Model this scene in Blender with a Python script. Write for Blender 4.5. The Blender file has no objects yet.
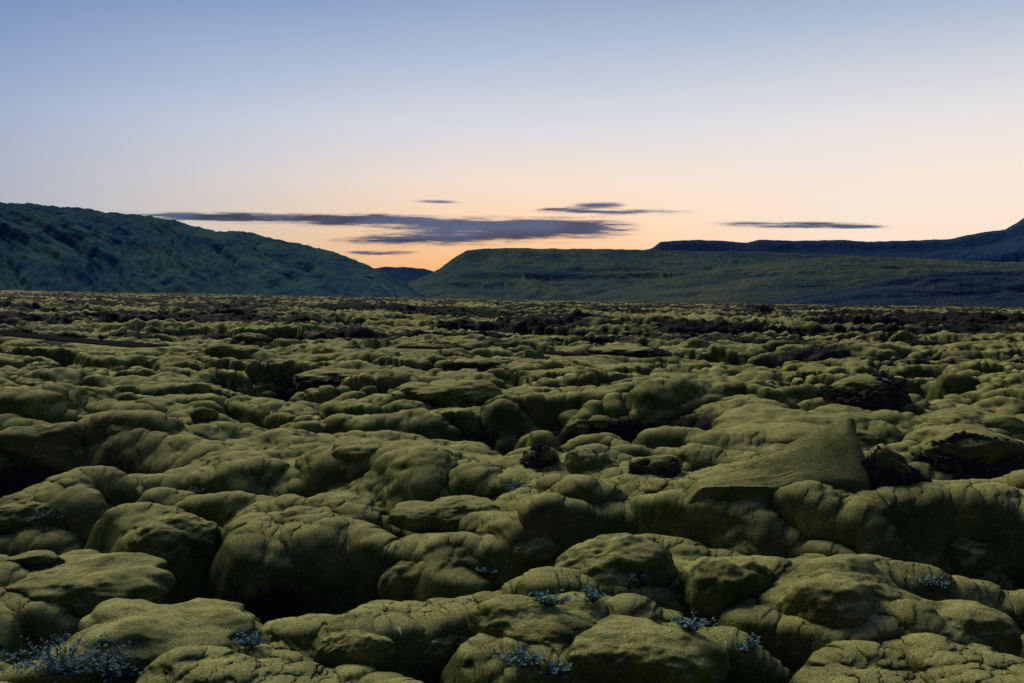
import bpy, bmesh, math, random
import numpy as np
from mathutils import Vector
R=math.radians
scene=bpy.context.scene
col=scene.collection
scene.view_settings.view_transform='Standard'
scene.view_settings.look='None'
scene.view_settings.exposure=0
FP=1024*35/36.0
CZ=3.2
PITCH=math.atan(41.5/FP)
cp,sp=math.cos(PITCH),math.sin(PITCH)

# ---------------------------------------------------------------- numpy noise
def _perm(seed):
    r=np.random.RandomState(seed); p=r.permutation(256); return np.concatenate([p,p,p]).astype(np.int32)
def perlin2(x,y,seed=0):
    P=_perm(seed); x=np.asarray(x,dtype=np.float32); y=np.asarray(y,dtype=np.float32)
    xf=np.floor(x); yf=np.floor(y); xi=xf.astype(np.int32)&255; yi=yf.astype(np.int32)&255
    fx=x-xf; fy=y-yf
    u=fx*fx*fx*(fx*(fx*6-15)+10); v=fy*fy*fy*(fy*(fy*6-15)+10)
    a=(np.arange(256)/256.0*2*np.pi).astype(np.float32); GX=np.cos(a); GY=np.sin(a)
    def g(ix,iy,dx,dy):
        h=P[P[ix]+iy]; return GX[h]*dx+GY[h]*dy
    xi1=(xi+1)&255; yi1=(yi+1)&255
    n00=g(xi,yi,fx,fy); n10=g(xi1,yi,fx-1,fy); n01=g(xi,yi1,fx,fy-1); n11=g(xi1,yi1,fx-1,fy-1)
    a0=n00+u*(n10-n00); a1=n01+u*(n11-n01)
    return (a0+v*(a1-a0))*1.4
def fbm2(x,y,oct=4,seed=0,gain=0.5,lac=2.03):
    s=0; a=1; t=0
    for i in range(oct):
        s=s+a*perlin2(x+i*17.3,y-i*9.1,seed+i); t+=a; a*=gain; x=x*lac; y=y*lac
    return s/t
def perlin3(x,y,z,seed=0):
    P=_perm(seed)
    xf,yf,zf=np.floor(x),np.floor(y),np.floor(z)
    xi,yi,zi=[k.astype(np.int32)&255 for k in (xf,yf,zf)]
    fx,fy,fz=x-xf,y-yf,z-zf
    f=lambda t:t*t*t*(t*(t*6-15)+10)
    u,v,w=f(fx),f(fy),f(fz)
    rs=np.random.RandomState(7); G=rs.normal(size=(256,3)); G/=np.linalg.norm(G,axis=1)[:,None]
    def g(i,j,k):
        h=P[P[P[(xi+i)&255]+((yi+j)&255)]+((zi+k)&255)]
        return G[h,0]*(fx-i)+G[h,1]*(fy-j)+G[h,2]*(fz-k)
    l=lambda a,b,t:a+t*(b-a)
    return 1.5*l(l(l(g(0,0,0),g(1,0,0),u),l(g(0,1,0),g(1,1,0),u),v),l(l(g(0,0,1),g(1,0,1),u),l(g(0,1,1),g(1,1,1),u),v),w)
def sst(a,b,x):
    t=np.clip((x-a)/(b-a),0,1); return t*t*(3-2*t)
def domes(x,y,s,seed,tv=0.5,power=0.55,ang=0.4,k=0.0):
    """height of overlapping rounded pillows, cell size s (unit height)"""
    rs=np.random.RandomState(seed)
    T=rs.rand(64,64,6).astype(np.float32)
    X=x/s; Y=y/s
    xi=np.floor(X).astype(np.int32); yi=np.floor(Y).astype(np.int32)
    best=np.zeros_like(X)
    for dx in (-1,0,1):
        for dy in (-1,0,1):
            ix=xi+dx; iy=yi+dy; t=T[ix&63,iy&63]
            ex=X-(ix+0.15+0.7*t[...,0]); ey=Y-(iy+0.15+0.7*t[...,1])
            th=(t[...,4]-0.5)*ang*2; ca=np.cos(th); sa=np.sin(th)
            rad=0.46+0.40*t[...,2]; st=1.0+0.6*t[...,5]
            p=(ex*ca+ey*sa)/(rad*st); q=(ey*ca-ex*sa)/rad
            h=np.power(np.clip(1-p*p-q*q,0,1),power)*(1-tv+tv*t[...,3])
            if k>0: best=np.maximum(best,h)+np.where((h>0)&(best>0),np.maximum(k-np.abs(best-h),0)**2/(4*k),0)
            else: best=np.maximum(best,h)
    return best

# ---------------------------------------------------------------- helpers
def pix_dir(px,py):
    c=(px-512)/FP; s=(341.5-py)/FP
    return np.array([c, cp+s*sp, -sp+s*cp])
def pix_ground(px,py,z=0.0):
    d=pix_dir(px,py); k=(z-CZ)/d[2]; return d[0]*k,d[1]*k
def tag(o,label,cat,group=None):
    o['label']=label; o['category']=cat
    if group:o['group']=group
    return o
def mesh_from(name,V,F,mat=None,parent=None,attrs=None,smooth=True):
    me=bpy.data.meshes.new(name)
    V=np.asarray(V,dtype=np.float32); F=np.asarray(F,dtype=np.int32)
    n=F.shape[1]
    me.vertices.add(len(V)); me.vertices.foreach_set('co',V.ravel())
    me.loops.add(F.size); me.loops.foreach_set('vertex_index',F.ravel())
    me.polygons.add(len(F)); me.polygons.foreach_set('loop_start',np.arange(0,F.size,n,dtype=np.int32))
    try: me.polygons.foreach_set('loop_total',np.full(len(F),n,dtype=np.int32))
    except Exception: pass
    me.update(calc_edges=True)
    me.polygons.foreach_set('use_smooth',np.full(len(F),smooth,dtype=bool))
    if attrs:
        for k,a in attrs.items():
            at=me.attributes.new(k,'FLOAT','POINT'); at.data.foreach_set('value',np.asarray(a,dtype=np.float32).ravel())
    if mat: me.materials.append(mat)
    o=bpy.data.objects.new(name,me); col.objects.link(o)
    if parent:o.parent=parent
    return o
def grid_faces(nr,nc):
    i=np.arange(nr*nc,dtype=np.int32).reshape(nr,nc)
    return np.stack([i[:-1,:-1],i[:-1,1:],i[1:,1:],i[1:,:-1]],-1).reshape(-1,4)

# ---------------------------------------------------------------- materials
def newmat(name):
    m=bpy.data.materials.new(name); m.use_nodes=True
    nt=m.node_tree; nt.nodes.clear()
    return m,nt,nt.nodes,nt.links
def nnoise(N,L,co,scale,detail=4,rough=0.55):
    n=N.new('ShaderNodeTexNoise'); n.inputs['Scale'].default_value=scale
    n.inputs['Detail'].default_value=detail; n.inputs['Roughness'].default_value=rough
    L.new(co,n.inputs['Vector']); return n.outputs['Fac']
def nramp(N,L,fac,stops,interp='LINEAR'):
    r=N.new('ShaderNodeValToRGB'); e=r.color_ramp.elements; r.color_ramp.interpolation=interp
    while len(e)<len(stops): e.new(0.5)
    for k,(p,c) in zip(e,stops):
        k.position=p; k.color=(c,c,c,1) if isinstance(c,(int,float)) else (*c,1)
    L.new(fac,r.inputs['Fac']); return r.outputs['Color']
def nmix(N,L,f,a,b,mode='MIX'):
    m=N.new('ShaderNodeMix'); m.data_type='RGBA'; m.blend_type=mode
    if isinstance(f,bpy.types.NodeSocket): L.new(f,m.inputs[0])
    else: m.inputs[0].default_value=float(f)
    for s,v in ((m.inputs[6],a),(m.inputs[7],b)):
        if isinstance(v,bpy.types.NodeSocket): L.new(v,s)
        else: s.default_value=(*v,1) if not isinstance(v,(int,float)) else (v,v,v,1)
    return m.outputs[2]
def nmath(N,L,op,a,b=0.0):
    m=N.new('ShaderNodeMath'); m.operation=op
    for s,v in ((m.inputs[0],a),(m.inputs[1],b)):
        if isinstance(v,bpy.types.NodeSocket): L.new(v,s)
        else: s.default_value=v
    return m.outputs[0]

def moss_material():
    m,nt,N,L=newmat('moss_over_lava')
    geo=N.new('ShaderNodeNewGeometry'); co=geo.outputs['Position']
    big=nnoise(N,L,co,0.35,3); mid=nnoise(N,L,co,2.2,4,0.6); fine=nnoise(N,L,co,42,4,0.7)
    base=nramp(N,L,mid,[(0.3,(0.038,0.062,0.018)),(0.5,(0.090,0.115,0.028)),(0.7,(0.205,0.205,0.052))])
    brown=nramp(N,L,big,[(0.46,0.0),(0.66,0.55)])
    base=nmix(N,L,brown,base,(0.18,0.140,0.055))
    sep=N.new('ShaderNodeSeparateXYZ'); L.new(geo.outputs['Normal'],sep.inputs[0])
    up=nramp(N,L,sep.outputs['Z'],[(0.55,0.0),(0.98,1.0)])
    lit_tips=nmath(N,L,'MULTIPLY',up,nmath(N,L,'ADD',nmath(N,L,'MULTIPLY',mid,1.4),0.02))
    base=nmix(N,L,lit_tips,base,(0.57,0.54,0.175))  # pale dry tips; lit tops and darker sides are painted in here too
    sp1=nramp(N,L,fine,[(0.33,0.50),(0.5,0.97),(0.68,1.45)])
    base=nmix(N,L,1.0,base,sp1,'MULTIPLY')
    at=N.new('ShaderNodeAttribute'); at.attribute_name='rock'  # bare lava, plus the painted shade of the hollows
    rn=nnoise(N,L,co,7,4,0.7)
    rock_shade=nmath(N,L,'ADD',at.outputs['Fac'],nmath(N,L,'MULTIPLY',nmath(N,L,'SUBTRACT',rn,0.5),0.8))
    rock_shade=nramp(N,L,rock_shade,[(0.40,0.0),(0.68,1.0)])
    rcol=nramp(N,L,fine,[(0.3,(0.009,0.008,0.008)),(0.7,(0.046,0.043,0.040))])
    colr=nmix(N,L,rock_shade,base,rcol)
    hgt=nmath(N,L,'ADD',fine,nmath(N,L,'MULTIPLY',rn,0.5))
    b=N.new('ShaderNodeBump'); b.inputs['Strength'].default_value=0.62; b.inputs['Distance'].default_value=0.045
    L.new(hgt,b.inputs['Height'])
    d=N.new('ShaderNodeBsdfPrincipled'); L.new(colr,d.inputs['Base Color']); d.inputs['Roughness'].default_value=0.95
    d.inputs['Specular IOR Level'].default_value=0.04
    L.new(b.outputs[0],d.inputs['Normal'])
    o=N.new('ShaderNodeOutputMaterial'); L.new(d.outputs[0],o.inputs[0]); return m
def rock_material():
    m,nt,N,L=newmat('dark_lava_rock')
    geo=N.new('ShaderNodeNewGeometry'); co=geo.outputs['Position']
    a=nnoise(N,L,co,6,6,0.7); f=nnoise(N,L,co,30,4,0.7)
    c=nramp(N,L,a,[(0.3,(0.018,0.016,0.015)),(0.52,(0.060,0.052,0.048)),(0.72,(0.17,0.15,0.145))])
    b=N.new('ShaderNodeBump'); b.inputs['Strength'].default_value=1; b.inputs['Distance'].default_value=0.12
    L.new(nmath(N,L,'ADD',a,nmath(N,L,'MULTIPLY',f,0.4)),b.inputs['Height'])
    d=N.new('ShaderNodeBsdfPrincipled'); L.new(c,d.inputs['Base Color']); d.inputs['Roughness'].default_value=0.9
    d.inputs['Specular IOR Level'].default_value=0.2
    L.new(b.outputs[0],d.inputs['Normal'])
    o=N.new('ShaderNodeOutputMaterial'); L.new(d.outputs[0],o.inputs[0]); return m
def hill_material(name,dark,hazy_green,pale,sc,g=1.0):  # distance haze is put into these colours as a blue cast
    dark,hazy_green,pale=[tuple(v*g for v in c) for c in (dark,hazy_green,pale)]
    m,nt,N,L=newmat(name)
    geo=N.new('ShaderNodeNewGeometry'); co=geo.outputs['Position']
    a=nnoise(N,L,co,0.006*sc,6,0.6); f=nnoise(N,L,co,0.03*sc,5,0.65)
    at=N.new('ShaderNodeAttribute'); at.attribute_name='rock'
    c=nmix(N,L,nramp(N,L,a,[(0.40,0.0),(0.62,1.0)]),hazy_green,pale)
    k=nmath(N,L,'ADD',at.outputs['Fac'],nmath(N,L,'MULTIPLY',nmath(N,L,'SUBTRACT',f,0.5),1.4))
    c=nmix(N,L,nramp(N,L,k,[(0.1,0.0),(0.8,1.0)]),c,dark)
    b=N.new('ShaderNodeBump'); b.inputs['Strength'].default_value=0.75; b.inputs['Distance'].default_value=14
    L.new(f,b.inputs['Height'])
    d=N.new('ShaderNodeBsdfDiffuse'); L.new(c,d.inputs['Color']); L.new(b.outputs[0],d.inputs['Normal'])
    o=N.new('ShaderNodeOutputMaterial'); L.new(d.outputs[0],o.inputs[0]); return m
def plain(name,c1,c2,scale,rough=0.8,spec=0.2):
    m,nt,N,L=newmat(name)
    geo=N.new('ShaderNodeNewGeometry'); f=nnoise(N,L,geo.outputs['Position'],scale,4,0.6)
    c=nramp(N,L,f,[(0.3,c1),(0.7,c2)])
    d=N.new('ShaderNodeBsdfPrincipled'); L.new(c,d.inputs['Base Color']); d.inputs['Roughness'].default_value=rough
    d.inputs['Specular IOR Level'].default_value=spec
    o=N.new('ShaderNodeOutputMaterial'); L.new(d.outputs[0],o.inputs[0]); return m
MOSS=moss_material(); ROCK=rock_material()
LEAF=plain('pale_leaf',(0.10,0.20,0.19),(0.22,0.35,0.33),25,0.9,0.05)
STEM=plain('brown_stem',(0.05,0.035,0.03),(0.10,0.07,0.06),20)
DIRT=plain('track_gravel',(0.016,0.015,0.015),(0.036,0.034,0.034),3,1.0,0.0)

# ---------------------------------------------------------------- lava field
track=np.array([(-95,116),(-50,87),(-36,74),(-27,65.5),(-22,61)],dtype=float)
track2=np.array([(-7,62),(-2,60),(2,56),(4,54)],dtype=float)
def resample(P,n):
    out=[]
    m=len(P)
    for i in range(m-1):
        p0=P[max(i-1,0)];p1=P[i];p2=P[i+1];p3=P[min(i+2,m-1)]
        for t in np.linspace(0,1,n,endpoint=False):
            out.append(0.5*((2*p1)+(-p0+p2)*t+(2*p0-5*p1+4*p2-p3)*t*t+(-p0+3*p1-3*p2+p3)*t**3))
    out.append(P[-1]); return np.array(out)
TR=resample(track,8); TR2=resample(track2,6)
def edge_slope(c):
    ye=np.interp(c,[-0.9,-0.52,-0.3,-0.1,0.1,0.52,0.9],[288,290,293,297,301,306,308])
    return (300.5-ye)/FP
def base_slope(x,y):
    r=np.sqrt(x*x+y*y); c=x/np.maximum(y,0.5)
    return edge_slope(c)*np.maximum(0,r-50)
FEAT=[ # px,py,half width m,half depth m,amp
 (262,556,2.3,1.3,-1.3),(120,584,1.6,0.5,-0.8),
 (895,474,3.0,1.3,-1.3),(985,460,2.6,1.6,-1.4),(640,458,2.6,1.4,-1.1),(775,478,2.2,1.1,-0.7),
 (20,460,2.8,1.3,-1.2),(470,560,1.3,0.45,-0.7),(930,600,1.6,0.4,-0.7),
 (830,420,3.8,1.6,0.9),(980,405,5,2.2,0.6),
 (600,612,2.2,0.7,0.1),(100,650,1.3,0.6,0.2),
 (400,376,8,2.4,-1.6),(250,372,5,2.5,0.6),(430,362,6,2.0,0.5),
 (560,408,6,2.2,0.4),(130,438,4,1.4,0.5),(480,420,7,1.5,-1.1),
 (760,392,10,2.2,-1.2),(660,352,14,4,-1.5),(300,333,26,5,-1.6),(170,392,5,1.6,-1.0),
 (600,330,28,6,-1.3),
]
FW=[(pix_ground(px,py),a,b,h) for px,py,a,b,h in FEAT]
def polydist(x,y,pts):
    d=np.full(x.shape,1e6,dtype=np.float32)
    for a,b in zip(pts[:-1],pts[1:]):
        a=np.array(a);b=np.array(b);ab=b-a
        t=np.clip(((x-a[0])*ab[0]+(y-a[1])*ab[1])/(ab@ab),0,1)
        d=np.minimum(d,np.hypot(x-a[0]-t*ab[0],y-a[1]-t*ab[1]))
    return d
SWELL=[pix_ground(px,py) for px,py in [(40,432),(180,446),(330,462),(470,488),(620,510),(820,530),(1150,536)]]
SWELL3=[pix_ground(px,py) for px,py in [(380,388),(520,402),(640,410),(760,402)]]
def field_height(x,y):
    r=np.sqrt(x*x+y*y)
    wx=0.70*fbm2(x*0.55,y*0.55,4,11); wy=0.70*fbm2(x*0.55+40,y*0.55-13,4,15)
    xw=x+wx; yw=y+wy
    low=0.42*fbm2(x/7.5,y/4.5,3,21)*sst(4,12,r)
    low=low+fbm2(x/50,y/24,3,25)*1.3*sst(25,110,r)
    hol=np.zeros_like(x)
    for (fx,fy),a,b,hh in FW:
        q=((x+0.6*wx-fx)/a)**2+((y+0.6*wy-fy)/b)**2
        e=np.exp(-(q**1.5)*0.9); low=low+hh*e
        if hh<-0.85 and fy<50: hol=np.maximum(hol,e*min(1.0,-hh/1.3)*(1.0 if fy<30 else 0.7))
    near=r<45
    for S,amp,wd_ in ((SWELL,0.65,1.9),(SWELL3,0.3,3.0)):
        dd=np.full(x.shape,1e3,dtype=np.float32); dd[near]=polydist(x[near]+wx[near],y[near]+wy[near],S)
        low=low+amp*np.exp(-(dd/wd_)**3)
    sw=np.full(x.shape,1e3,dtype=np.float32); sw[near]=polydist(x[near],y[near],SWELL); sw=np.exp(-(sw/2.4)**2)
    mid=sst(35,110,r)
    pit=sst(0.12,0.30,fbm2((x+wx)/4.4+7.7,(y+0.25*x+wy)/2.5+2.2,3,35))*(1-sst(45,80,r))*(1-0.9*sw)
    pit2=sst(0.02,0.22,fbm2((x+3*wx)/19+1.7,(y+3*wy)/7,4,38))*sst(22,45,r)
    cr=np.abs(fbm2(x/6.0+3,(y+0.2*x)/3.2,3,31)); crack=(1-sst(0.0,0.14,cr))*(1-0.65*sw)
    d1=domes(xw*0.70,(yw+0.12*x)*1.05,1.35,3,0.60,0.58,0.7,0.55)
    d2=domes(xw+0.5*wy,yw-0.5*wx,0.55,5,0.6,1.0,1.5,0.6)
    d3=domes(x*0.55+2.0*wx,y*1.25+2.0*wy,4.0,8,0.6,0.6,0.5,0.25)
    dm_=sst(-0.3,0.3,fbm2(x/5,y/4,2,91))
    far_=sst(50,170,r)
    pil=0.56*d1*(1-0.45*dm_)*(1-0.40*sw)*(1-0.65*far_)+0.13*d2*(0.4+0.6*d1)*(0.6+0.6*dm_)+0.70*d3*(1-0.6*mid)
    pil=pil*(1-0.75*sst(0.25,0.85,hol))
    d4=domes(x*0.4+3*wx,y*1.1+3*wy,11.0,12,0.8,0.6)
    pil=pil+mid*0.9*d4*sst(-0.1,0.4,fbm2(x/60,y/40,2,44)+0.1)*(1-0.5*sst(150,400,r))
    fine=0.12*fbm2(x*1.7,y*1.7,3,51)
    jag=np.abs(fbm2(x/4.5,y/3.6,4,71,0.6))
    rg=1-np.abs(fbm2(x/70,y/22,3,73))*2.2
    fine=fine+mid*(0.5+0.5*far_)*1.7*jag+far_*1.1*rg
    h=low-0.65*crack*(1-0.3*mid)-1.15*pit-1.4*pit2+pil+fine-0.80
    h=h+base_slope(x,y)
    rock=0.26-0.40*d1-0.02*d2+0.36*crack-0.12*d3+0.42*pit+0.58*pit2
    rock=np.maximum(rock+0.3*hol,1.1*sst(0.15,0.65,hol))  # shaded hollow walls are painted dark through the rock mask
    pn=fbm2(x/30,y/16,5,61,0.62)
    pf=fbm2(x/170,y/60,4,67,0.62)
    hf=fbm2(x/2.6,y/2.6,2,69,0.6)
    rock=rock*(1-0.5*far_)+sst(28,80,r)*0.75*sst(-0.15,0.30,pn)*(1-0.5*far_)+far_*(0.80+0.9*pf+1.1*pn-0.5*(jag-0.2)-0.4*(rg-0.5)+0.25*hf)
    return h,pil,rock
NC,NR=1250,1850
th=np.radians(np.linspace(-42,42,NC)).astype(np.float32)
rr=(3.0*np.exp(np.linspace(0,math.log(1500/3.0),NR))).astype(np.float32)
RR,TH=np.meshgrid(rr,th,indexing='ij')
GXX=RR*np.sin(TH); GYY=RR*np.cos(TH)
H,PIL,ROCK_SHADE=field_height(GXX,GYY)
def soften(A,rows,pa,pb):
    B=A[:rows].copy()
    for i in range(pb): B[:,1:-1]=0.25*B[:,:-2]+0.5*B[:,1:-1]+0.25*B[:,2:]
    for i in range(pa): B[1:-1]=0.25*B[:-2]+0.5*B[1:-1]+0.25*B[2:]
    return B
n1=int(np.searchsorted(rr,34)); fa=(1-sst(16,34,rr[:n1]))[:,None]
H[:n1]=H[:n1]*(1-fa)+soften(H,n1,6,34)*fa
H=(H+(0.020*fbm2(GXX*8,GYY*8,3,55)+0.05*fbm2(GXX*3.6,GYY*3.6,2,57))*(1-sst(25,60,RR))).astype(np.float32)
dt=np.full(GXX.shape,1e6,dtype=np.float32)
msk=(RR>30)&(RR<200)
dt[msk]=np.minimum(polydist(GXX[msk],GYY[msk],TR),polydist(GXX[msk],GYY[msk],TR2)+0.5)
TZ=0.25
w=1-sst(1.3,3.4,dt)
H=H*(1-w)+(base_slope(GXX,GYY)+TZ-0.06)*w
dr=np.gradient(H,axis=0)/np.gradient(RR,axis=0)
dth=np.gradient(H,axis=1)/(RR*np.gradient(TH,axis=1))
SL=np.sqrt(dr*dr+dth*dth)
k=0.12*(1-sst(40,90,RR))
s=k/np.maximum(1.0,SL*0.65)
ddr=-dr*s; ddt=-dth*s
GX2=GXX+ddr*np.sin(TH)+ddt*np.cos(TH); GY2=GYY+ddr*np.cos(TH)-ddt*np.sin(TH)
ROCK_SHADE=ROCK_SHADE+0.12*sst(1.8,4.0,SL)*(1-sst(40,100,RR))
V=np.stack([GX2,GY2,H],-1).reshape(-1,3)
ground=mesh_from('lava_field_ground',V,grid_faces(NR,NC),MOSS,attrs={'rock':ROCK_SHADE})
ground['kind']='structure'
dep=V[:,1]*cp-(V[:,2]-CZ)*sp
up_=V[:,1]*sp+(V[:,2]-CZ)*cp
PX=512+FP*V[:,0]/dep; PY=341.5-FP*up_/dep
def surf(px,py,tol=3.0):
    m=np.where((np.abs(PX-px)<tol)&(np.abs(PY-py)<tol))[0]
    if len(m)==0: 
        x,y=pix_ground(px,py); return np.array([x,y,0.0])
    return V[m[np.argmin(dep[m])]].astype(float)
for T_,hw in ((TR,1.3),(TR2,0.85)):
    tv=[]
    for i,p in enumerate(T_):
        t=T_[min(i+1,len(T_)-1)]-T_[max(i-1,0)]; t/=np.linalg.norm(t); n=np.array([-t[1],t[0]])
        for q in np.linspace(-1,1,7):
            a=p+n*q*hw; z=float(base_slope(np.array(a[0]),np.array(a[1])))+TZ+0.05*math.cos(q*5)
            tv.append((a[0],a[1],z))
    t=mesh_from('gravel_track',tv,grid_faces(len(T_),7),DIRT); t['kind']='structure'

# ---------------------------------------------------------------- unit spheres
def ico(n):
    bm=bmesh.new(); bmesh.ops.create_icosphere(bm,subdivisions=n,radius=1)
    v=np.array([x.co[:] for x in bm.verts]); f=np.array([[q.index for q in p.verts] for p in bm.faces]); bm.free(); return v,f
ICO={n:ico(n) for n in (5,6)}
def mound(name,px,py,wpx,hpx,label,seed,kind='round',group=None):
    """rounded moss-covered boulder standing where the view meets the ground at px,py"""
    P=surf(px,py); dist=math.hypot(P[0],P[1])
    W=wpx/FP*dist/2; Hh=hpx/FP*dist; D=W*0.85
    V0,F=ICO[6 if wpx>90 else 5]
    o=seed*3.7; rs=np.random.RandomState(seed)
    x,y,z=V0.T
    ts=[np.full(len(V0),0.62)]
    nl=9 if kind=='round' else 11
    for j in range(nl):
        a=rs.uniform(0,2*np.pi); q=rs.uniform(0.30,0.66)
        c=np.array([math.cos(a)*q,math.sin(a)*q*0.9,rs.uniform(-0.20,0.30)]); Rr=rs.uniform(0.30,0.50)
        dc=V0@c; disc=dc*dc-c@c+Rr*Rr
        ts.append(np.where(disc>0,dc+np.sqrt(np.maximum(disc,0)),0.0))
    ts=np.array(ts); kk=13.0; rad=np.log(np.exp(kk*ts).sum(0))/kk
    warp=rad*(1+0.12*perlin3(x*1.3+o,y*1.3,z*1.3,seed)+0.08*perlin3(x*3+o,y*3,z*3,seed+1)+0.035*perlin3(x*7+o,y*7,z*7,seed+2)+0.012*perlin3(x*16+o,y*16,z*16,seed+3))
    Pn=V0*warp[:,None]
    X=Pn[:,0]*W; Y=Pn[:,1]*D; Z=Pn[:,2]*Hh*1.2
    low=Pn[:,2]
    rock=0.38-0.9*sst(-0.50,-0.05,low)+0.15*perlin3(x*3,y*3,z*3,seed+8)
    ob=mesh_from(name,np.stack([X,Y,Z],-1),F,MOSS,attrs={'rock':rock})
    ob.location=(P[0],P[1]+D*0.75,P[2]-(0.24 if hpx>27 else 0.05)*Hh); ob.rotation_euler=(0,0,rs.uniform(-0.25,0.25))
    tag(ob,label,'moss mound',group)
    return ob
MO=[
 (125,672,260,58,'large smooth rounded moss mound filling the bottom left corner','flat'),
 (165,545,120,38,'blunt rounded moss mound at left edge of the dark hollow','round'),
 (50,600,180,34,'long low shadowed moss hump at the left foreground','flat'),
 (410,590,90,46,'small steep moss mound right of the dark hollow','round'),
 (345,662,110,44,'moss hump in foreground just right of bottom left mound','round'),
 (440,668,130,46,'egg shaped moss mound near bottom centre left','flat'),
 (612,584,190,62,'big domed moss boulder in centre foreground','round'),
 (732,602,140,58,'pointed moss hump right of the big central dome','round'),
 (548,634,170,38,'flattened moss mound with pale shrub on its top','flat'),
 (862,612,190,48,'wide moss mound in right foreground with dark underside','flat'),
 (992,560,116,42,'dark sided moss boulder touching the right edge','round'),
 (650,672,180,46,'broad moss mound at bottom right of centre','flat'),
 (520,548,110,24,'low moss lump behind the central dome to its left','flat'),
 (585,466,60,34,'dark round moss boulder in the shaded middle dip','round'),
 (830,438,225,40,'long loaf shaped moss mound above the triangular slab','flat'),
 (362,456,90,20,'small oval moss hump on the left middle ridge','flat'),
 (112,432,84,22,'rounded moss hump on the far left middle ridge','flat'),
 (30,446,80,26,'moss mound above the dark pit at left edge','flat'),
 (590,430,80,20,'knobbly moss mound in middle of the field','flat'),
 (445,398,110,16,'broad moss swell in the middle distance left of centre','flat'),
 (975,434,130,30,'moss mound at right edge above the dark rock face','flat'),
 (230,352,60,12,'steep moss knoll right of the distant track','flat'),
 (455,520,130,24,'low moss swell in front of the pale ridge','flat'),
 (960,640,150,36,'pale flattened moss mound at lower right','flat'),
 (30,520,110,26,'small moss hump with pale leaves at left edge','flat'),
]
for i,(px,py,wp,hp,lb,kd) in enumerate(MO):
    mound('moss_mound',px,py,wp,hp,lb,101+i*7,kd)

# tilted triangular slab: a moss sheet rising to the right, cut off by a rock face
def slab(px0,px1,py,hpx):
    P=surf((px0+px1)/2,py); dist=math.hypot(P[0],P[1]); sc=dist/FP
    W=(px1-px0)*sc; Hh=hpx*sc; D=W*0.45
    root=bpy.data.objects.new('moss_slab',None); col.objects.link(root); root.location=((px0-512)*sc,P[1],P[2]-0.03)
    tag(root,'triangular moss covered slab tilted up to a point at right','boulder')
    nu,nv=170,150
    U,Vv=np.meshgrid(np.linspace(-0.15,1.04,nu),np.linspace(-0.35,1.7,nv),indexing='ij')
    n=fbm2(U*3,Vv*3,4,401); n3=domes(U*W+0.3*n,Vv*D+0.3*n,0.8,403,0.5,0.8,1.5,0.5)
    Uc=np.clip(U,0,1)
    top=Hh*(0.04+1.02*Uc**1.15)
    pk=sst(-0.30,1.35,1.0)
    prof=np.where(Vv<1,sst(-0.30,1.35,Vv)**0.85,pk**0.85-1.4*np.maximum(Vv-1.0,0)**1.4)/pk**0.85
    dpt=(0.35+0.65*Uc)
    Z=top*prof+0.07*n*Hh+0.06*Hh*n3-0.45*Hh*sst(0.05,-0.15,U)-0.50*Hh*sst(0.05,-0.35,Vv)
    rr_=np.clip((U-0.94)/0.10,0,1)
    Z=Z-0.25*Hh*rr_**2.2*np.clip(prof,0.2,1)
    X=np.minimum(U,1.0+0.25*(U-1.0))*W+0.03*W*fbm2(Vv*2,U*2,2,409)*Uc+0.07*W*Uc*np.clip(Vv,0,1)
    Y=Vv*D*dpt+0.08*D*n
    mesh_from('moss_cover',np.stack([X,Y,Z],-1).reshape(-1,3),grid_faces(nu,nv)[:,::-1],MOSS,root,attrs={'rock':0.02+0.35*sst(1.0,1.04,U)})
    nk=60
    K,V2=np.meshgrid(np.linspace(0,1,nk),np.linspace(-0.35,1.7,nv),indexing='ij')
    xe=X[-1][None,:]; ye=Y[-1][None,:]; ze=Z[-1][None,:]
    ro=fbm2(K*4,V2*5,5,415,0.6)
    Xf=xe-0.01*W+W*0.07*(ro+0.25)*np.sin(np.pi*np.clip(K,0,1))**0.5+0.05*W*K
    Zf=ze*(1-K)+(-0.6*Hh)*K-0.01
    mesh_from('rock_face',np.stack([Xf,ye+0*K+0.05*D*fbm2(K*6,V2*6,4,417)*K,Zf],-1).reshape(-1,3),grid_faces(nk,nv),ROCK,root)
slab(692,858,490,60)

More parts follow.
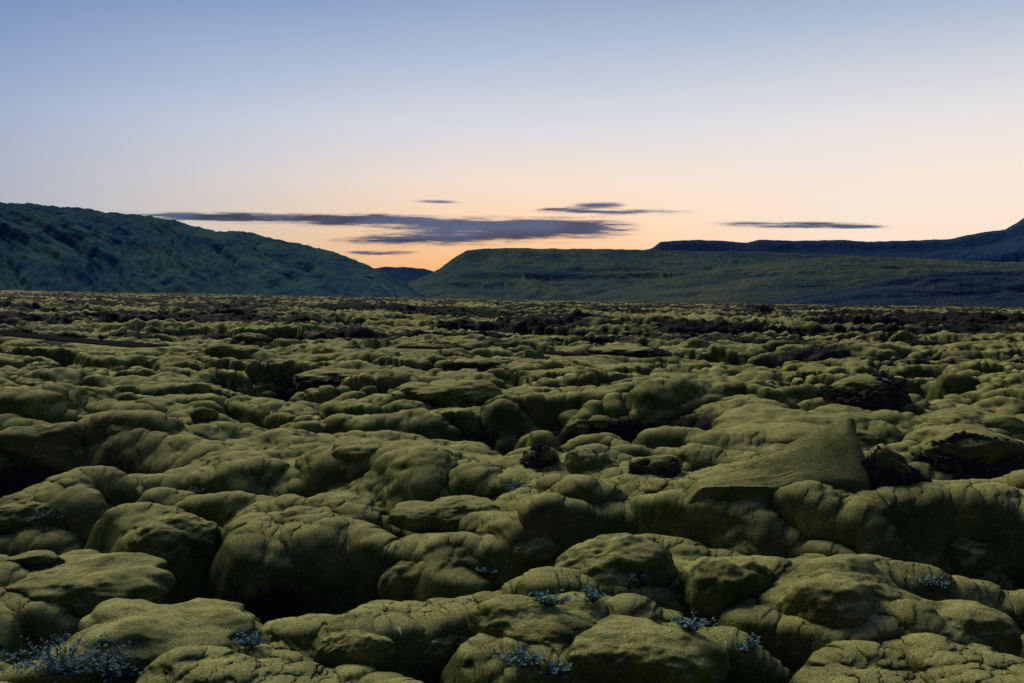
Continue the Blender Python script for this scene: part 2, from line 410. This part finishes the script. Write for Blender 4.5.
# ---------------------------------------------------------------- lava outcrops with a moss cap
def outcrop(px,py,wpx,hpx,label,seed,cap=0.35):
    P=surf(px,py); dist=math.hypot(P[0],P[1])
    W=wpx/FP*dist/2; Hh=hpx/FP*dist; D=W*0.7
    root=bpy.data.objects.new('lava_outcrop',None); col.objects.link(root)
    root.location=(P[0],P[1]+D*0.6,P[2]-(0.2 if hpx>13 else 0.0)*Hh); root.empty_display_size=0.2
    tag(root,label,'rock outcrop','dark lava outcrops in the moss field')
    V0,F=ICO[6 if wpx>50 else 5]; rs=np.random.RandomState(seed)
    n=rs.normal(size=(16,3)); n/=np.linalg.norm(n,axis=1)[:,None]; dd=0.72+0.3*rs.rand(16)
    dot=V0@n.T; rad=np.where(dot>0.05,dd/np.maximum(dot,0.05),9).min(1); rad=np.minimum(rad,1.2)
    x,y,z=V0.T; o=seed*1.3
    base_=rad*(1+0.12*perlin3(x*2.2+o,y*2.2,z*2.2,seed))
    rad=base_*(1+0.12*perlin3(x*5+o,y*5,z*5,seed+5)+0.09*perlin3(x*10+o,y*10,z*10,seed+1)+0.05*perlin3(x*20+o,y*20,z*20,seed+2)+0.03*perlin3(x*38+o,y*38,z*38,seed+3))
    S=np.array([W,D,Hh])
    Vr=V0*rad[:,None]
    mesh_from('rock',Vr*S,F,ROCK,root,smooth=False)
    bz=(V0*base_[:,None])[:,2]
    lim=cap+0.25*perlin3(x*2.4+o,y*2.4,z*2.4,seed+6)
    soft=np.minimum(base_,0.98)
    th_=np.clip((bz-lim)*0.8,-0.08,0.10)+0.02*perlin3(x*6,y*6,z*6,seed+4)
    Vm=V0*(soft+0.05+th_)[:,None]
    keep=(bz>lim-0.10)[F].any(1); Fk=F[keep]; idx=np.unique(Fk); mp=np.zeros(len(V0),int); mp[idx]=np.arange(len(idx))
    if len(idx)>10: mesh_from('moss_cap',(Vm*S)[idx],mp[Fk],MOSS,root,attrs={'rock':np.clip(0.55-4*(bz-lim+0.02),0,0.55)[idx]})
OC=[
 (872,401,80,24,'craggy dark lava crest on top of the long loaf mound',0.55),
 (985,474,120,42,'wide dark lava rock face at the right edge',0.6),
 (893,482,64,40,'dark broken rock beside tall end of the triangular slab',0.6),
 (205,418,30,14,'small black rock spike among left middle mounds',0.4),
 (655,470,60,20,'low black rock in the shaded dip left of the slab',0.5),
 (545,462,40,18,'small dark rock left of the round boulder in the dip',0.5),
 (330,382,90,12,'long dark lava bank in the left middle distance',0.5),
 (480,366,60,9,'low dark rock ridge in middle distance left of centre',0.5),
 (620,352,80,8,'dark lava ridge in the distance right of centre',0.5),
 (250,340,36,7,'distant dark crag on the left of the field',0.5),
 (762,308,16,4,'tiny dark crag on the far edge of the field',0.9),
 (30,566,50,12,'black rock patch under moss at left edge',0.5),
]
for i,(px,py,wp,hp,lb,cpv) in enumerate(OC): outcrop(px,py,wp,hp,lb,300+i*5,cpv)

# ---------------------------------------------------------------- shrubs
def shrub(px,py,wpx,label,seed,dens=1.0):
    dg=bpy.context.evaluated_depsgraph_get()
    d=pix_dir(px,py); d=d/np.linalg.norm(d)
    hit,loc,nrm,_,ob,_=scene.ray_cast(dg,Vector((0,0,CZ)),Vector(d))
    if not hit: return
    dist=loc.length; W=wpx/FP*dist/2
    rnd=random.Random(seed)
    root=bpy.data.objects.new('willow_shrub',None); col.objects.link(root); root.location=loc+Vector((0,0,0.01)); root.empty_display_size=0.1
    tag(root,label,'shrub','pale leaved dwarf shrubs growing in the moss')
    SV=[];SF=[];LV=[];LF=[]
    ns=int(22*dens)+6
    hs=0.85+0.30*max(0,dens-1)
    for s in range(ns):
        a=rnd.uniform(0,2*math.pi); q=rnd.uniform(0.05,1)**0.6
        b=Vector((0,0,-0.03)); hgt=rnd.uniform(0.07,0.20)*(1.3-0.5*q)*hs
        lean=Vector((math.cos(a)*rnd.uniform(0.8,1.4),math.sin(a)*0.8,0))*W*1.0*q
        pts=[b+lean*t**1.2+Vector((rnd.uniform(-.01,.01),rnd.uniform(-.01,.01),hgt*t)) for t in (0,.35,.7,1)]
        for i,p in enumerate(pts):
            rad=0.0035*(1-0.6*i/3)
            for k in range(3): SV.append(p+Vector((math.cos(k*2.1)*rad,math.sin(k*2.1)*rad,0)))
        k0=len(SV)-12
        for i in range(3):
            for k in range(3): SF.append((k0+i*3+k,k0+i*3+(k+1)%3,k0+i*3+3+(k+1)%3,k0+i*3+3+k))
        for j in range(rnd.randint(12,20)):
            t=rnd.uniform(0.25,1); p=b+lean*t**1.2+Vector((0,0,hgt*t)); aa=rnd.uniform(0,2*math.pi)
            dirv=Vector((math.cos(aa),math.sin(aa),rnd.uniform(0.1,1.0))).normalized(); side=dirv.cross(Vector((0,0,1))).normalized()
            side=(side+Vector((0,0,rnd.uniform(-.4,.4)))).normalized()
            l=rnd.uniform(0.028,0.055); wd=l*0.30
            k1=len(LV); LV+= [p,p+dirv*l*.5+side*wd,p+dirv*l,p+dirv*l*.5-side*wd]; LF.append((k1,k1+1,k1+2,k1+3))
    mesh_from('stems',np.array([v[:] for v in SV]),SF,STEM,root)
    mesh_from('leaves',np.array([v[:] for v in LV]),LF,LEAF,root,smooth=False)
bpy.context.view_layer.update()
SH=[
 (62,674,140,'large pale blue leaved shrub in the bottom left corner',3.6),
 (118,680,60,'low pale shrub on bottom edge beside the corner shrub',1.4),
 (550,606,50,'pale shrub on moss below the big central dome',0.9),
 (592,602,28,'tiny pale sprig right of the shrub under the dome',0.4),
 (522,666,64,'pale shrub at bottom centre between moss mounds',1.4),
 (556,678,36,'small pale shrub on bottom edge right of centre shrub',0.7),
 (692,630,48,'pale shrub right of centre on lower moss slope',0.9),
 (490,574,42,'thin pale shrub in crease left of central dome',0.6),
 (44,518,44,'pale sprig on small moss hump at left edge',0.6),
 (200,494,40,'pale sprig on left middle moss ridge',0.6),
 (248,648,44,'dark set pale shrub between two left foreground mounds',0.8),
 (932,590,36,'pale sprig beside wide moss mound at right',0.5),
 (640,584,30,'tiny pale tuft at foot of the central dome',0.4),
 (515,490,40,'faint pale sprig on the middle moss ridge',0.4),
 (745,652,30,'small pale sprig in lower right foreground',0.4),
 (132,388,26,'distant pale sprig on left moss ridge',0.4),
]
for i,(px,py,wp,lb,dn) in enumerate(SH): shrub(px,py,wp,lb,900+i,dn)

# ---------------------------------------------------------------- hills
def hills(name,prof,D0,D1,mat,seed,conc=1.3,gul=0.16,slant=0.0,cliff=0.0,base=-25,nc=700,nr=170,gf=26,ter=0.0,jit=1.0):
    P=np.array(prof,dtype=float)
    px=np.linspace(P[0,0],P[-1,0],nc); py=np.interp(px,P[:,0],P[:,1])
    py=py+jit*fbm2(px/14.0,px*0+seed,4,seed,0.6)
    c=(px-512)/FP; zr=CZ+D1*(300.0-py)/FP*1.0
    v=np.concatenate([np.linspace(0,1,nr),1+np.linspace(0.02,0.5,20)])
    Vv,C=np.meshgrid(v,c,indexing='ij'); ZR=np.broadcast_to(zr,C.shape)
    Y=D0+(D1-D0)*Vv; X=C*Y
    vv=np.clip(Vv,0,1)
    zs=np.convolve(np.pad(zr,40,mode='edge'),np.ones(81)/81,mode='valid'); ZS=np.broadcast_to(zs,C.shape)
    wv=sst(0.75,1.0,vv); ZM=ZS*(1-wv)+ZR*wv          # crest jitter stays at the crest
    sh=vv**conc
    if cliff>0: sh=(1-cliff)*sh+cliff*(0.55*sst(0.50,0.62,vv+0.06*fbm2(C*20,vv*3,2,seed+3))+0.45*sst(0.84,0.95,vv))
    back=np.where(Vv>1,(Vv-1)*1.2,0)
    Z=base+(ZM-base)*(sh-back)
    wob=0.6*fbm2(C*10,vv*2.5,4,seed+7)
    cg=C*gf+slant*vv+wob
    g=1-np.abs(fbm2(cg,vv*0.9+3,4,seed+9,0.5))*2
    g2=1-np.abs(fbm2(cg*2.7,vv*2.2+7,4,seed+15,0.55))*2
    n2=fbm2(C*gf*1.5,vv*9,5,seed+12,0.6)
    env=np.sin(np.pi*np.clip(vv,0,1))**0.6
    amp=(ZM-base)
    Z=Z+amp*env*(gul*(g-0.6)+gul*0.35*(g2-0.6)+gul*0.12*n2)
    if ter>0:
        st=ter*max(1.0,float(amp.max())); zz=(Z+12*fbm2(C*8,vv*3,3,seed+20))/st; fr=zz-np.floor(zz)
        pat=sst(-0.15,0.25,fbm2(C*5,vv*3,3,seed+30))
        Z=Z+np.where(Vv<=1,st*0.45*(sst(0.25,0.85,fr)-fr)*env*pat,0)
    Z=np.where(Vv<=1,np.minimum(Z,CZ+(ZR-CZ)*Y/D1+0.0),Z)
    dz=np.gradient(Z,axis=0)/np.gradient(Y,axis=0)
    gm=min(1.0,gul/0.12)
    rock=sst(0.3,0.9,np.abs(dz))*0.5+gm*(0.42*sst(0.6,-0.4,g)+0.28*sst(0.5,-0.3,g2))+0.45*sst(-0.1,0.35,n2)
    ob=mesh_from(name,np.stack([X,Y,Z],-1).reshape(-1,3),grid_faces(len(v),nc),mat,attrs={'rock':rock})
    ob['kind']='structure'; return ob
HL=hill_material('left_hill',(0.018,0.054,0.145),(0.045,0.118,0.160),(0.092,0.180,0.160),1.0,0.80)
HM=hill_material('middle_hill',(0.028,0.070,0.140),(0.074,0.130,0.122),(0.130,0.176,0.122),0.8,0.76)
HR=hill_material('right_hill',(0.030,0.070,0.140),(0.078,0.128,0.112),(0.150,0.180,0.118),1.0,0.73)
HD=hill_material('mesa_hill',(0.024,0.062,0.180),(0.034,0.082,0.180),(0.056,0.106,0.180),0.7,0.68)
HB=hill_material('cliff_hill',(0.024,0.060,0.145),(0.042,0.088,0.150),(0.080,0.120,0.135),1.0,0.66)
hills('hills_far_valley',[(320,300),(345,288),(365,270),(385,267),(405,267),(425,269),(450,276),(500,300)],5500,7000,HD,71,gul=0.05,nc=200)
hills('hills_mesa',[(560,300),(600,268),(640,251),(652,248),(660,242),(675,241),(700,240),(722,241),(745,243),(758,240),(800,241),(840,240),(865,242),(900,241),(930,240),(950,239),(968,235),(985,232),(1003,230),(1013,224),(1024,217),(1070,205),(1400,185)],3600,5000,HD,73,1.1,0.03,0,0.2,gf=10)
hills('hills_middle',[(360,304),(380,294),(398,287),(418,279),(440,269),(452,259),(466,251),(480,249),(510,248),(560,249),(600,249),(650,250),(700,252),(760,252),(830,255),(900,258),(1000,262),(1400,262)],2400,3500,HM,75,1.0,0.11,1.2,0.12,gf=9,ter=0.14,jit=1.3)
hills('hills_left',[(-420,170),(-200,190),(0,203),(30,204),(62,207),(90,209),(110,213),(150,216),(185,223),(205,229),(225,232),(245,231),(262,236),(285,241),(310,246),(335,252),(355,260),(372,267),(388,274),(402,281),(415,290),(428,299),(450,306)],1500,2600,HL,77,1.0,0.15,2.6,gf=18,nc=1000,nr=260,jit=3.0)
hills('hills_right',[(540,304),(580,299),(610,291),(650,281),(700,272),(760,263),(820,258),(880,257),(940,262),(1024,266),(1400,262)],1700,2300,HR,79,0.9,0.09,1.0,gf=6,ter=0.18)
hills('hills_right_cliff',[(700,307),(780,300),(820,292),(860,284),(900,276),(940,272),(1024,270),(1400,262)],1510,1750,HB,81,0.8,0.08,1.0,0.15,gf=8,ter=0.22)

# ---------------------------------------------------------------- clouds
def cloud_mat(name,stops,tcol,tfac):
    mc,nt,N,L=newmat(name)
    at=N.new('ShaderNodeAttribute'); at.attribute_name='cover'
    d=N.new('ShaderNodeBsdfDiffuse'); L.new(nramp(N,L,at.outputs['Fac'],stops),d.inputs['Color'])
    t=N.new('ShaderNodeBsdfTranslucent'); t.inputs['Color'].default_value=(*tcol,1)
    m2=N.new('ShaderNodeMixShader'); m2.inputs[0].default_value=tfac; L.new(d.outputs[0],m2.inputs[1]); L.new(t.outputs[0],m2.inputs[2])
    tr=N.new('ShaderNodeBsdfTransparent'); mx=N.new('ShaderNodeMixShader')
    L.new(at.outputs['Fac'],mx.inputs[0]); L.new(tr.outputs[0],mx.inputs[1]); L.new(m2.outputs[0],mx.inputs[2])
    o=N.new('ShaderNodeOutputMaterial'); L.new(mx.outputs[0],o.inputs[0]); return mc
CM=cloud_mat('dusk_cloud',[(0.0,(0.95,0.85,0.88)),(0.5,(0.80,0.84,0.96)),(1.0,(0.60,0.72,0.95))],(0.14,0.23,0.44),0.5)
def cloud(streaks,label,seed,D=14000,mat=None,th0=0.08):
    s=np.array(streaks,dtype=float)
    tl=np.abs(s[:,5])*s[:,2]
    x0=(s[:,0]-s[:,2]).min()-25; x1=(s[:,0]+s[:,2]).max()+25; y0=(s[:,1]-s[:,3]-tl).min()-9; y1=(s[:,1]+s[:,3]+tl).max()+9
    nx=int((x1-x0)*2)+2; ny=int((y1-y0)*5)+2
    px,py=np.meshgrid(np.linspace(x0,x1,nx),np.linspace(y0,y1,ny))
    tot=np.zeros_like(px)
    wob=2.8*fbm2(px/60,py/9,3,seed+4)
    n=fbm2(px/42,py/2.6,6,seed,0.60)*1.25+0.15*fbm2(px/12,py/1.6,3,seed+9)
    for cx,cy,a,b,st,tl_ in streaks:
        u=(px-cx)/a; yy=py-cy-tl_*(px-cx)+wob*min(1,b/5)
        e=np.exp(-(u*u)**1.5*1.3)*np.exp(-(np.where(yy<0,yy*1.2,yy*0.95)/b)**2*0.9)
        tot=tot+st*e
    den=sst(th0,1.40,tot+n*np.clip(tot*1.4,0,1))*np.clip(max(s[:,4]),0,1)*0.95
    edge=np.minimum(np.minimum(px-x0,x1-px)/16,np.minimum(py-y0,y1-py)/5); den*=sst(0,1,edge)
    c=(px-512)/FP; X=c*D; Z=CZ+D*(300.0-py)/FP; Y=D+500*fbm2(px/90,py/40,1,seed+2)
    ob=mesh_from('cloud',np.stack([X*Y/D,Y,CZ+(Z-CZ)*Y/D],-1).reshape(-1,3),grid_faces(ny,nx),mat or CM,attrs={'cover':den})
    tag(ob,label,'cloud')
cloud([(280,218,155,4.6,1.15,.015),(400,221,130,5.6,1.0,.02),(505,229,124,10,1.2,.0),(435,239,88,5.6,1.1,-.01),(565,227,64,8,1.1,0),(200,216,62,3.0,1.0,.02)],'long dark blue streaked cloud above the valley gap',5)
cloud([(378,241,50,3.0,1.0,0)],'thin faint cloud wisp under left half of long cloud',12,13500)
cloud([(383,253,38,2.3,1.2,0)],'short thin cloud streak low over the left hill end',19,13000)
cloud([(595,206,30,3.3,1.4,0)],'small dark lens cloud topping the right end of long cloud',26,14500)
cloud([(612,212,72,2.6,1.2,0),(560,210,24,2.2,.8,0)],'thin ragged cloud streak beneath the small lens cloud',33,15000)
cloud([(797,225,86,2.8,1.4,.012),(850,227,30,1.6,.7,0)],'isolated narrow cloud streak over the right mesa',40)
cloud([(437,202,26,1.9,.95,0)],'faint tiny cloud wisp above the long cloud',47,14200)

# ---------------------------------------------------------------- sky
def lin(c): return tuple(((v/255)/12.92 if v/255<=0.04045 else (((v/255)+0.055)/1.055)**2.4) for v in c)
wd=bpy.data.worlds.new('World'); scene.world=wd; wd.use_nodes=True
N=wd.node_tree.nodes; L=wd.node_tree.links; N.clear()
tc=N.new('ShaderNodeTexCoord'); nz=N.new('ShaderNodeVectorMath'); nz.operation='NORMALIZE'; L.new(tc.outputs['Generated'],nz.inputs[0])
sx=N.new('ShaderNodeSeparateXYZ'); L.new(nz.outputs[0],sx.inputs[0])
z=sx.outputs['Z']
el=nmath(N,L,'ADD',z,0.1)
hi=[(0.27,lin((219,220,226))),(0.33,lin((184,197,217))),(0.385,lin((150,171,203))),(0.6,lin((96,122,170))),(1.0,lin((60,84,132)))]
glow=nramp(N,L,el,[(0.0,(0.02,0.02,0.02)),(0.085,(0.05,0.05,0.05)),(0.10,lin((252,160,90))),(0.14,lin((255,196,138))),(0.18,lin((253,217,180))),(0.22,lin((243,225,209)))]+hi)
side=nramp(N,L,el,[(0.0,(0.02,0.02,0.02)),(0.085,(0.05,0.05,0.05)),(0.10,lin((232,204,184))),(0.145,lin((238,218,200))),(0.18,lin((240,224,210))),(0.22,lin((235,224,218)))]+hi)
def dirdot(v):
    q=N.new('ShaderNodeVectorMath'); q.operation='DOT_PRODUCT'; L.new(nz.outputs[0],q.inputs[0]); q.inputs[1].default_value=Vector(v).normalized()
    return nmath(N,L,'ADD',nmath(N,L,'MULTIPLY',q.outputs['Value'],0.5),0.5)
gf_=nramp(N,L,dirdot((-0.05,1,0.03)),[(0.965,0.0),(0.988,0.5),(0.999,1.0)])
skyc=nmix(N,L,gf_,side,glow)
az=nramp(N,L,dirdot((0.45,0.89,0.08)),[(0.0,(0.09,0.12,0.19)),(0.5,(0.22,0.27,0.40)),(0.70,(0.35,0.46,0.67)),(0.79,(0.50,0.61,0.80)),(0.86,(0.74,0.82,0.93)),(0.93,(0.97,0.98,1.0)),(1.0,(1.12,1.08,1.02))])
skyc=nmix(N,L,1.0,skyc,az,'MULTIPLY')
# faint rosy unevenness of the dusk haze
hn=N.new('ShaderNodeTexNoise'); hn.inputs['Scale'].default_value=3.0; hn.inputs['Detail'].default_value=3
hm=N.new('ShaderNodeMapping'); hm.inputs['Scale'].default_value=(1,1,5); L.new(nz.outputs[0],hm.inputs['Vector']); L.new(hm.outputs[0],hn.inputs['Vector'])
hz=nramp(N,L,hn.outputs['Fac'],[(0.3,(0.975,0.985,1.0)),(0.7,(1.03,1.0,0.985))])
skyc=nmix(N,L,1.0,skyc,hz,'MULTIPLY')
bg=N.new('ShaderNodeBackground'); bg.inputs['Strength'].default_value=1.0; L.new(skyc,bg.inputs['Color'])
ow=N.new('ShaderNodeOutputWorld'); L.new(bg.outputs[0],ow.inputs[0])
sl=bpy.data.lights.new('afterglow','SUN'); sl.energy=2.3; sl.angle=R(22); sl.color=(1.0,0.95,0.84)
so=bpy.data.objects.new('afterglow',sl); col.objects.link(so)
dirv=Vector((-0.46,0.66,0.56)).normalized()
so.rotation_euler=dirv.to_track_quat('Z','Y').to_euler()

cam=bpy.data.cameras.new('Camera'); cam.lens=35; cam.sensor_width=36; cam.clip_start=0.1; cam.clip_end=60000
co=bpy.data.objects.new('Camera',cam); col.objects.link(co); co.location=(0,0,CZ); co.rotation_euler=(R(90)-PITCH,0,0)
scene.camera=co
